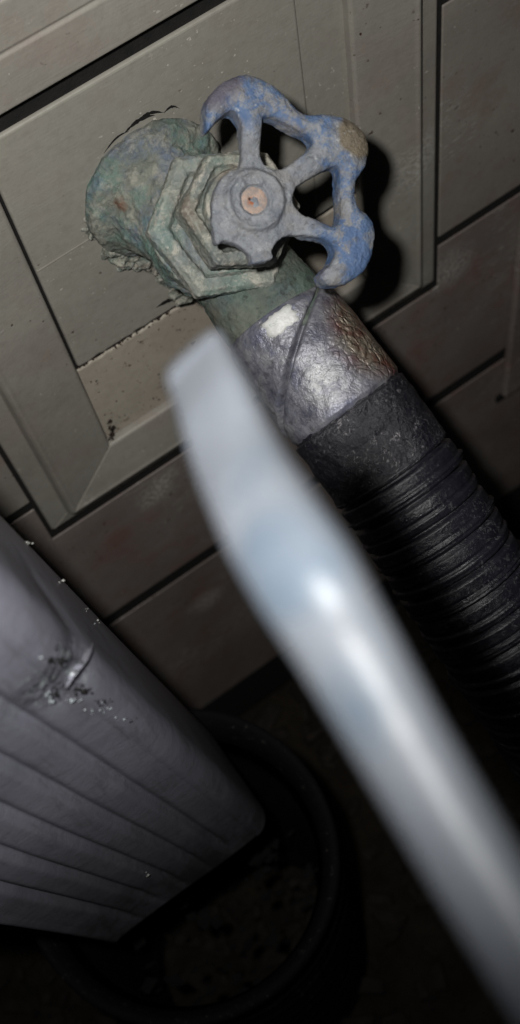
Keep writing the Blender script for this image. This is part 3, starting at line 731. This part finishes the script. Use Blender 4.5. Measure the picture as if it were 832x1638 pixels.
def on_spout(px, py):
    rd = nrm(PD(px, py, 1.0) - CAMP)
    for t in np.linspace(0.25, 0.8, 2200):
        p = CAMP + rd * t; L = local(p)
        if -WD < L[0] < 0.0 and 0.0 < L[1] < DP and not (L[0] > -0.0095 and L[1] < 0.0095 and math.hypot(L[0] + 0.0095, L[1] - 0.0095) > 0.0095): return p, rd
    return None, rd
for nm, mt_, spots in (('torn_paint', M_JOINT, ((92, 1058, 9, 5, 26, .0007), (78, 1052, 9, 3, 6, .0004), (84, 1110, 7, 8, 16, .0005), (132, 1104, 11, 5, 40, .0007), (165, 1122, 12, 4, 22, .0005), (91, 1035, 1.5, 7, 7, .0005), (132, 1062, 2, 2, 5, .0005), (37, 1033, 1, 1, 2, .0004), (210, 1152, 8, 3, 8, .0004))),
                      ('curled_paint', None, ((66, 1053, 3, 2, 5, .0006), (78, 1112, 4, 8, 12, .0005), (115, 1120, 9, 3, 12, .0005), (160, 1135, 14, 5, 16, .0004), (200, 1150, 12, 4, 6, .0004), (150, 1000, 4, 3, 4, .0004)))):
    V = []; Fc = []
    for (px, py, sx, sy, n_, s_) in spots:
        for k in range(n_):
            p, rd = on_spout(px + rng.normal(0, sx * .7), py + rng.normal(0, sy * .7))
            if p is not None: chip(p, rng.uniform(0.4, 1.2) * s_ * 0.75, 0.2)
    link(nm, mesh(V, Fc), mt_ or plain('pale_flakes', (0.42, 0.46, 0.48), 0.7, (0.25, 0.28, 0.30), 500), ds, smooth=False, kind='stuff')
V = []; Fc = []
for k in range(13):          # the bent crease of the dent
    t = k / 12; p, rd = on_spout(148 - 42 * t + 3 * math.sin(t * 6), 1028 + 74 * t)
    if p is None: continue
    a_, b_, c_ = frame(nrm(PD(106, 1102, .45) - PD(148, 1028, .45)), -rd)
    w_ = 0.0006 * math.sin(math.pi * (0.08 + 0.84 * t)) + 0.0002
    V += [p - c_ * w_, p + b_ * w_ * 0.5, p + c_ * w_]
for k in range(len(V) // 3 - 1):
    Fc += [(3 * k, 3 * k + 1, 3 * k + 4, 3 * k + 3), (3 * k + 1, 3 * k + 2, 3 * k + 5, 3 * k + 4)]
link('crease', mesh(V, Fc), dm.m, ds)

PC = PD(285, 1378, 0.600)
dr = empty('drain_pipe', (PC[0], PC[1], 0), 'black corrugated drain pipe standing on the soil around the foot of the downspout', 'drain pipe')
prof = []; z0 = PC[2]
Rp = 0.072
nn = int((z0 + 0.01) / 0.0035); 
for k in range(nn):
    z = k * 0.0035 - 0.02; f = (z / 0.019) % 1.0
    prof.append((z, Rp + 0.0045 * (1 if f < 0.5 else -1) * min(1, 5 * min(abs(f - 0.0), abs(f - 0.5), abs(1 - f)))))
prof += [(z0 - 0.005, Rp + 0.0045), (z0 - 0.001, Rp + 0.004), (z0, Rp + 0.002), (z0 - 0.001, Rp), (z0 - 0.006, Rp - 0.003), (z0 - 0.03, Rp - 0.008), (z0 - 0.031, Rp - 0.002), (z0 - 0.05, Rp - 0.008), (z0 - 0.24, Rp - 0.008)]
V, Fc = lathe((PC[0], PC[1], 0), (0, 0, 1), prof, 72, cap=False)
V = [np.array(v) for v in V]
for v in V:
    a = math.atan2(v[1] - PC[1], v[0] - PC[0]); v[0] += 0.002 * math.cos(2 * a + 1) * math.cos(a); v[1] += 0.002 * math.cos(2 * a + 1) * math.sin(a)
    v[2] += 0.010 * (v[2] / z0) * math.sin(a * 1.0 + 0.5) + 0.002 * (v[2] / z0) * math.sin(a * 3)
pm = Mat('dusty_black_plastic', 0.85, 0.08)
c = pm.mix(pm.math('MULTIPLY', pm.ramp(pm.noise(240, 6, 0.8), [(0.60, 0), (0.70, 1)]), 0.6), (0.004, 0.004, 0.0045), (0.12, 0.11, 0.10))
pm.color(c); pm.bump(pm.noise(260, 5, 0.7), 0.0008)
link('pipe_wall', mesh(V, Fc), pm.m, dr)
V = []; Fc = []
for k in range(90):
    a = rng.uniform(0, 6.28); r = Rp * math.sqrt(rng.uniform(0.0, 1.0)) * 0.86
    chip((PC[0] + r * math.cos(a), PC[1] + r * math.sin(a), z0 - 0.13 + rng.uniform(-0.01, 0.01)), rng.uniform(0.002, 0.006), 0.3)
link('leaf_litter', mesh(V, Fc), plain('litter', (0.003, 0.0028, 0.0025), 0.95, (0.002, 0.002, 0.0018), 150), dr, smooth=False, kind='stuff')

# ------------------------------------------------------------------ tool held close to the lens
rp = [(309, 566, .158), (320, 592, .156), (345, 650, .148), (385, 745, .139), (436, 840, .127), (492, 930, .1195), (560, 1045, .115), (640, 1185, .1130), (735, 1345, .1115), (850, 1530, .110), (980, 1740, .108), (1120, 1960, .106)]
for i_ in range(6, len(rp)):
    a_, b_ = rp[i_ - 1], rp[i_]; p0 = PD(*a_); best = None
    for t_ in np.linspace(a_[2] * 0.85, a_[2] * 1.1, 500):
        p1 = PD(b_[0], b_[1], t_); mid = (p0 + p1) / 2; hv = nrm(CAMP - mid) + nrm(FLASH - mid)
        e_ = abs(nrm(p1 - p0) @ nrm(hv))
        if best is None or e_ < best[0]: best = (e_, t_)
    rp[i_] = (b_[0], b_[1], best[1])
wid = [124, 128, 140, 156, 174, 180, 168, 158, 156, 158, 160, 162]
rpts = [PD(*p) for p in rp]; rs_ = spline(rpts, 14); rps, rss = resample(rs_, 0.0012)
dd = np.r_[0, np.cumsum(np.linalg.norm(np.diff(np.array(rpts), axis=0), axis=1))] 
wr = [w * p[2] / F / 2 for w, p in zip(wid, rp)]
tot = rss[-1]
def rr(si, th):
    r = np.interp(si / tot * dd[-1], dd, wr); e = min(1.0, si / 0.0012); r *= math.sqrt(max(0.02, 1 - (1 - e) ** 2)) * 0.08 + 0.92 if si < 0.0025 else 1
    k = min(1.0, si / 0.034); k = k * k * (3 - 2 * k)          # flat blade tip running into a rounder shaft
    a, b = r, r * (0.26 + 0.46 * k); q = 3.6 - 1.5 * k
    return ((np.abs(np.sin(th)) / a) ** q + (np.abs(np.cos(th)) / b) ** q) ** (-1 / q)
rod = empty('screwdriver', tuple(rpts[0]), 'out of focus pale grey flat screwdriver crossing the foreground in front of the hose', 'screwdriver')
rm = Mat('dull_steel', 0.43, 0.18)
wq = rm.warped(0.010, 60)
c = rm.mix(rm.noise(60, 3), (0.074, 0.080, 0.090), (0.058, 0.064, 0.073))
for (qx, qy, qt, q0, q1) in ((432, 765, .132, .001, .0045), (462, 880, .121, .002, .0065), (480, 950, .116, .002, .0055), (568, 1135, .112, .001, .005), (430, 800, .128, .001, .005)):
    c = rm.mix(rm.math('MULTIPLY', rm.near(PD(qx, qy, qt), q0, q1, wq), 0.85), c, (0.036, 0.048, 0.062))  # bluish reflections painted into the steel colour
rm.color(c); rm.b.inputs['Subsurface Weight'].default_value = 0.15; rm.b.inputs['Subsurface Radius'].default_value = (0.003, 0.003, 0.004)
rm.b.inputs['Subsurface Scale'].default_value = 1.0
rm.bump(rm.noise(90, 4), 0.0009, 0.6)
_ax = nrm(PD(640, 1185, .113) - PD(492, 930, .12)); _up = Matrix.Rotation(math.radians(27), 3, Vector(_ax)) @ Vector(-CR[:, 2])
link('blade', mesh(*sweep(rps, rss, rr, 48, up=np.array(_up))), rm.m, rod)
